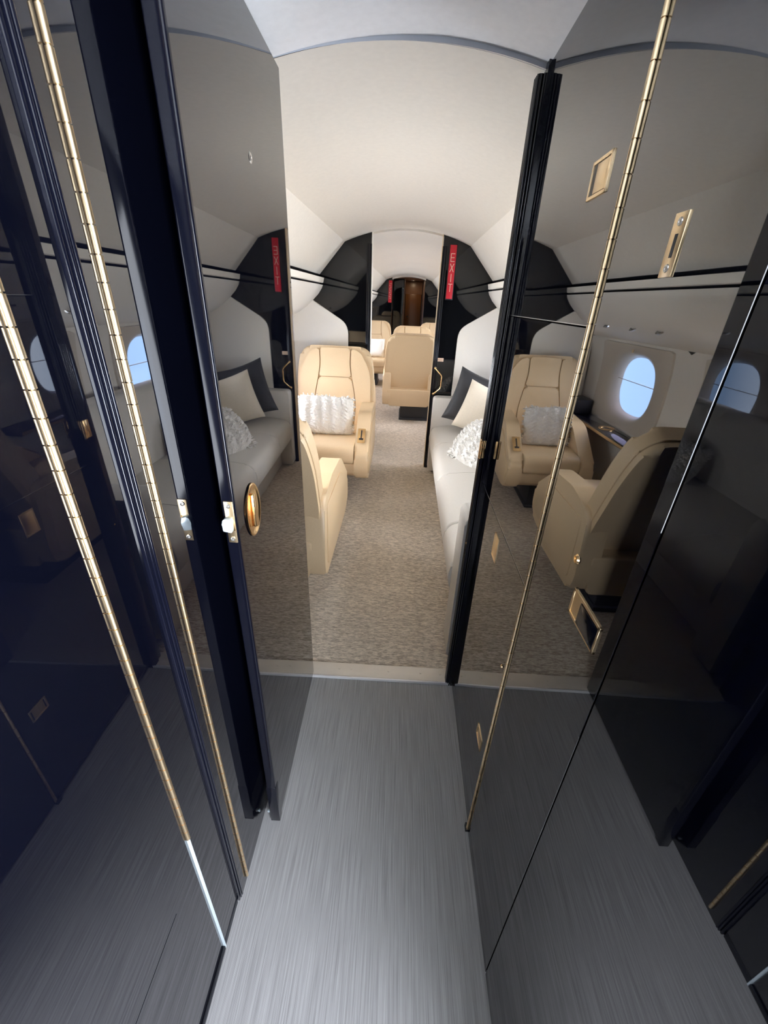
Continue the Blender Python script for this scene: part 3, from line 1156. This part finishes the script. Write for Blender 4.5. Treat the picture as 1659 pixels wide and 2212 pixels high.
    # lower back skirt seam
    bm = BM()
    prism(bm, rounded([(-0.235, 0.205), (-0.262, 0.30), (-0.262, 0.405), (0.262, 0.405), (0.262, 0.30), (0.235, 0.205)], .02, 3), 'y', 0.35, 0.398, 0.010, 3)
    obj('back_skirt', bm, 'leather', root)
    return root


def copy_tree(o, parent=None):
    c = o.copy()
    COL.objects.link(c)
    c.parent = parent
    for ch in list(o.children):
        copy_tree(ch, c)
    return c


seat0 = make_seat()
reclined = make_seat((0.205, 0.33, 0.450, 0.975))
SEATS = [
    (-0.600, 1.905, PI + 0.00, 'beige leather seat turned away, its side just inside the doorway on the left', 0),
    (-0.500, 3.070, 0.0, 'beige leather seat facing the camera left of the aisle with a white knit pillow', 0),
    (-0.570, 4.33, PI, 'beige leather seat turned away, mostly hidden behind the left bulkhead jamb', 0),
    (0.130, 5.45, PI, 'tan leather seat seen from behind in the aisle past the middle bulkhead', 0),
    (0.170, 6.38, 0.0, 'beige seat facing forward whose headrest shows above the seat seen from behind', 0),
    (-0.480, 7.75, 0.0, 'beige seat facing the camera far left with a flat cream pillow', 0),
    (0.620, 7.75, 0.0, 'beige seat facing the camera far right, half hidden by the bulkhead jamb', 0),
]
seats = []
for i, (x, y, rz, lab, _) in enumerate(SEATS):
    o = reclined if i == 0 else seat0 if i == 1 else copy_tree(seat0)
    o.location = (x, y, 0)
    o.rotation_euler = (0, 0, rz)
    tag(o, lab, 'seat', 'beige leather cabin seats')
    seats.append(o)
    if i in (0, 2, 6):          # the pedestal sits off centre, towards the wall
        for ch in o.children:
            if ch.name.startswith('pedestal'):
                ch.location.x += 0.18

# ------------------------------------------------------------------ pillows
def pillow_bm(w, h, t, n=26, concave=0.05, ripple=None, frizz=0.0, rnd=0.0):
    bm = BM()
    top, bot = {}, {}
    for i in range(n + 1):
        for j in range(n + 1):
            u = -1 + 2 * i / n
            v = -1 + 2 * j / n
            k = 1 - concave * (1 - v * v) * abs(u) ** 3
            l = 1 - concave * (1 - u * u) * abs(v) ** 3
            x = u * w / 2 * k * math.sqrt(1 - rnd * v * v / 2)
            z = v * h / 2 * l * math.sqrt(1 - rnd * u * u / 2)
            th = t / 2 * max(0.0, (1 - u ** 4) * (1 - v ** 4)) ** 0.55
            r = ripple(u, v) if ripple else 0
            e = th > 1e-5
            jx = (random.uniform(-1, 1) * frizz, random.uniform(-1, 1) * frizz)
            top[i, j] = bm.verts.new((x + jx[0], -th - (r if e else 0), z + jx[1]))
            bot[i, j] = top[i, j] if not e else bm.verts.new((x + jx[0], th + (r * 0.5 if e else 0), z + jx[1]))
    for i in range(n):
        for j in range(n):
            for g, fl in ((top, False), (bot, True)):
                q = [g[i, j], g[i + 1, j], g[i + 1, j + 1], g[i, j + 1]]
                if fl:
                    q = q[::-1]
                q2 = []
                for v in q:
                    if v not in q2:
                        q2.append(v)
                if len(q2) >= 3:
                    try:
                        bm.faces.new(q2)
                    except ValueError:
                        pass
    return bm


def knit(u, v):
    c = 0.5 + 0.5 * math.cos(u * PI * 5.5 + 0.4 * math.sin(v * 9))
    tw = 0.5 + 0.5 * math.cos(v * PI * 10 + (1.6 if c > 0.5 else 0) + 2.0 * math.sin(u * PI * 5.5))
    return 0.007 * c + 0.007 * tw * c + 0.005 * random.random()


def pillow(name, w, h, t, m, loc, rot, label, **kw):
    bm = pillow_bm(w, h, t, **kw)
    root = obj(name, bm, m)
    root.location = loc
    root.rotation_euler = rot
    tag(root, label, 'pillow')
    return root


def fringe(root, w, h, count, length):
    bm = BM()
    for k in range(count):
        a = random.random() * 4
        q = random.uniform(-1, 1)
        if a < 1: p = (w / 2, q * h / 2); d = (1, 0)
        elif a < 2: p = (-w / 2, q * h / 2); d = (-1, 0)
        elif a < 3: p = (q * w / 2, h / 2); d = (0, 1)
        else: p = (q * w / 2, -h / 2); d = (0, -1)
        L = length * random.uniform(0.5, 1.2)
        a0 = (p[0] * 0.96, random.uniform(-.01, .01), p[1] * 0.96)
        a1 = (p[0] + d[0] * L * 0.5, a0[1] - 0.004, p[1] + d[1] * L * 0.5)
        a2 = (p[0] + d[0] * L + random.uniform(-.006, .006), a0[1] + random.uniform(-.008, .004), p[1] + d[1] * L + random.uniform(-.006, .006))
        tube(bm, [a0, a1, a2], [0.0045, 0.004, 0.002], 5)
    obj('fringe', bm, 'knit', root)['kind'] = 'stuff'


# knit pillow on the second left seat
pk = pillow('knit_pillow', 0.40, 0.27, 0.10, 'knit', (-0.515, 2.965, 0.590), (math.radians(-14), math.radians(3), math.radians(4)),
            'white chunky knit pillow upright on the left seat facing the camera', n=72, concave=0.01, ripple=knit, frizz=0.0025, rnd=0.18)
fringe(pk, 0.40, 0.27, 110, 0.009)
# flat cream pillow on the far left seat
pillow('cream_pillow', 0.42, 0.30, 0.10, 'knit', (-0.480, 7.62, 0.61), (math.radians(-14), 0, 0),
       'plain cream pillow on the far left seat', n=20)
# sofa pillows
pillow('black_pillow', 0.42, 0.42, 0.12, 'blackcloth', (0.625, 3.345, 0.655), (math.radians(-14), math.radians(18), math.radians(-6)),
       'square black satin pillow leaning on the far sofa arm', n=26, concave=0.09)
pillow('cream_pillow', 0.37, 0.37, 0.12, 'creamcloth', (0.665, 3.19, 0.615), (math.radians(-16), math.radians(19), math.radians(-10)),
       'square cream cloth pillow leaning on the black pillow on the sofa', n=26, concave=0.07)
pf = pillow('knit_pillow', 0.44, 0.33, 0.17, 'knit', (0.570, 2.56, 0.525), (math.radians(-46), math.radians(6), math.radians(-58)),
            'white fluffy knit pillow lying in front of the cream pillow on the sofa', n=72, concave=0.0, ripple=lambda u, v: 1.8 * knit(u, v), frizz=0.004, rnd=0.75)
fringe(pf, 0.40, 0.30, 260, 0.020)

# ------------------------------------------------------------------ sofa
so = empty('sofa', cab(0.65, 2.4), YAW)
tag(so, 'long white leather sofa along the right wall between doorway and middle bulkhead', 'sofa')


def sb(x0, x1, y0, y1, z0, z1, bev, seg=4):
    bm = BM()
    box(bm, x0 - 0.65, x1 - 0.65, y0 - 2.4, y1 - 2.4, z0, z1, bev, seg)
    return bm


obj('base', sb(0.385, 0.90, 1.40, 3.50, 0.006, 0.275, 0.012), 'sofa', so)
for a, b in ((1.435, 1.74), (1.74, 2.36), (2.36, 2.975), (2.975, 3.425)):
    bm = BM()
    side = rounded([(0.292 - .65, 0.235), (0.268 - .65, 0.32), (0.290 - .65, 0.415), (0.45 - .65, 0.440), (0.86 - .65, 0.425), (0.86 - .65, 0.235)], [.03, .06, .06, .05, .02, .02], 6)
    prism(bm, side, 'y', a - 2.4 + 0.002, b - 2.4 - 0.002, 0.017, 4)
    obj('seat_cushion', bm, 'sofa', so)
for a, b in ((1.435, 2.62), (2.62, 3.425)):
    bm = BM()
    side = rounded([(0.80 - .65, 0.38), (0.80 - .65, 0.60), (0.87 - .65, 0.84), (0.985 - .65, 0.84), (0.985 - .65, 0.38)], [.02, .1, .05, .05, .02], 6)
    prism(bm, side, 'y', a - 2.4, b - 2.4, 0.02, 4)
    obj('backrest', bm, 'sofa', so)
for (y0, y1, x0, zt) in ((1.285, 1.425, 0.284, 0.680), (3.428, 3.548, 0.285, 0.655)):
    bm = BM()
    front = rounded([(x0 - .65, 0.02), (x0 - .65, zt), (0.955 - .65, zt), (0.955 - .65, 0.22), (0.86 - .65, 0.02)], [.01, .03, .02, .01, .01], 4)
    prism(bm, front, 'y', y0 - 2.4, y1 - 2.4, 0.016, 4)
    obj('arm', bm, 'sofa', so)

# ------------------------------------------------------------------ left side ledge between the seats
le = empty('side_ledge', cab(-0.93, 2.75, 0.585), YAW)
tag(le, 'narrow glossy black ledge with gold edge under the left window, between the two seats', 'ledge')
bm = BM()
box(bm, -0.075, 0.075, -0.55, 0.60, 0.0, 0.030, 0.003)
obj('ledge_top', bm, 'ledge', le)
bm = BM()
box(bm, 0.0745, 0.0775, -0.55, 0.60, 0.005, 0.022)
obj('edge_strip', bm, 'goldsat', le)
bm = BM()
box(bm, -0.07, 0.05, 0.52, 0.72, 0.03, 0.135, 0.01)
obj('end_box', bm, 'black', le)
bm = BM()
lathe(bm, [(0.036, 0.0305), (0.038, 0.036), (0.050, 0.037), (0.053, 0.0305)], 32, MX((0.0, 0.10, 0.0)))
cu = obj('cup_holder', bm, 'gold', le, label='gold cup holder ring')
bm = BM()
lathe(bm, [(0.0, 0.0312), (0.037, 0.0312)], 32, MX((0.0, 0.10, 0.0)))
obj('well', bm, 'ledge', cu)
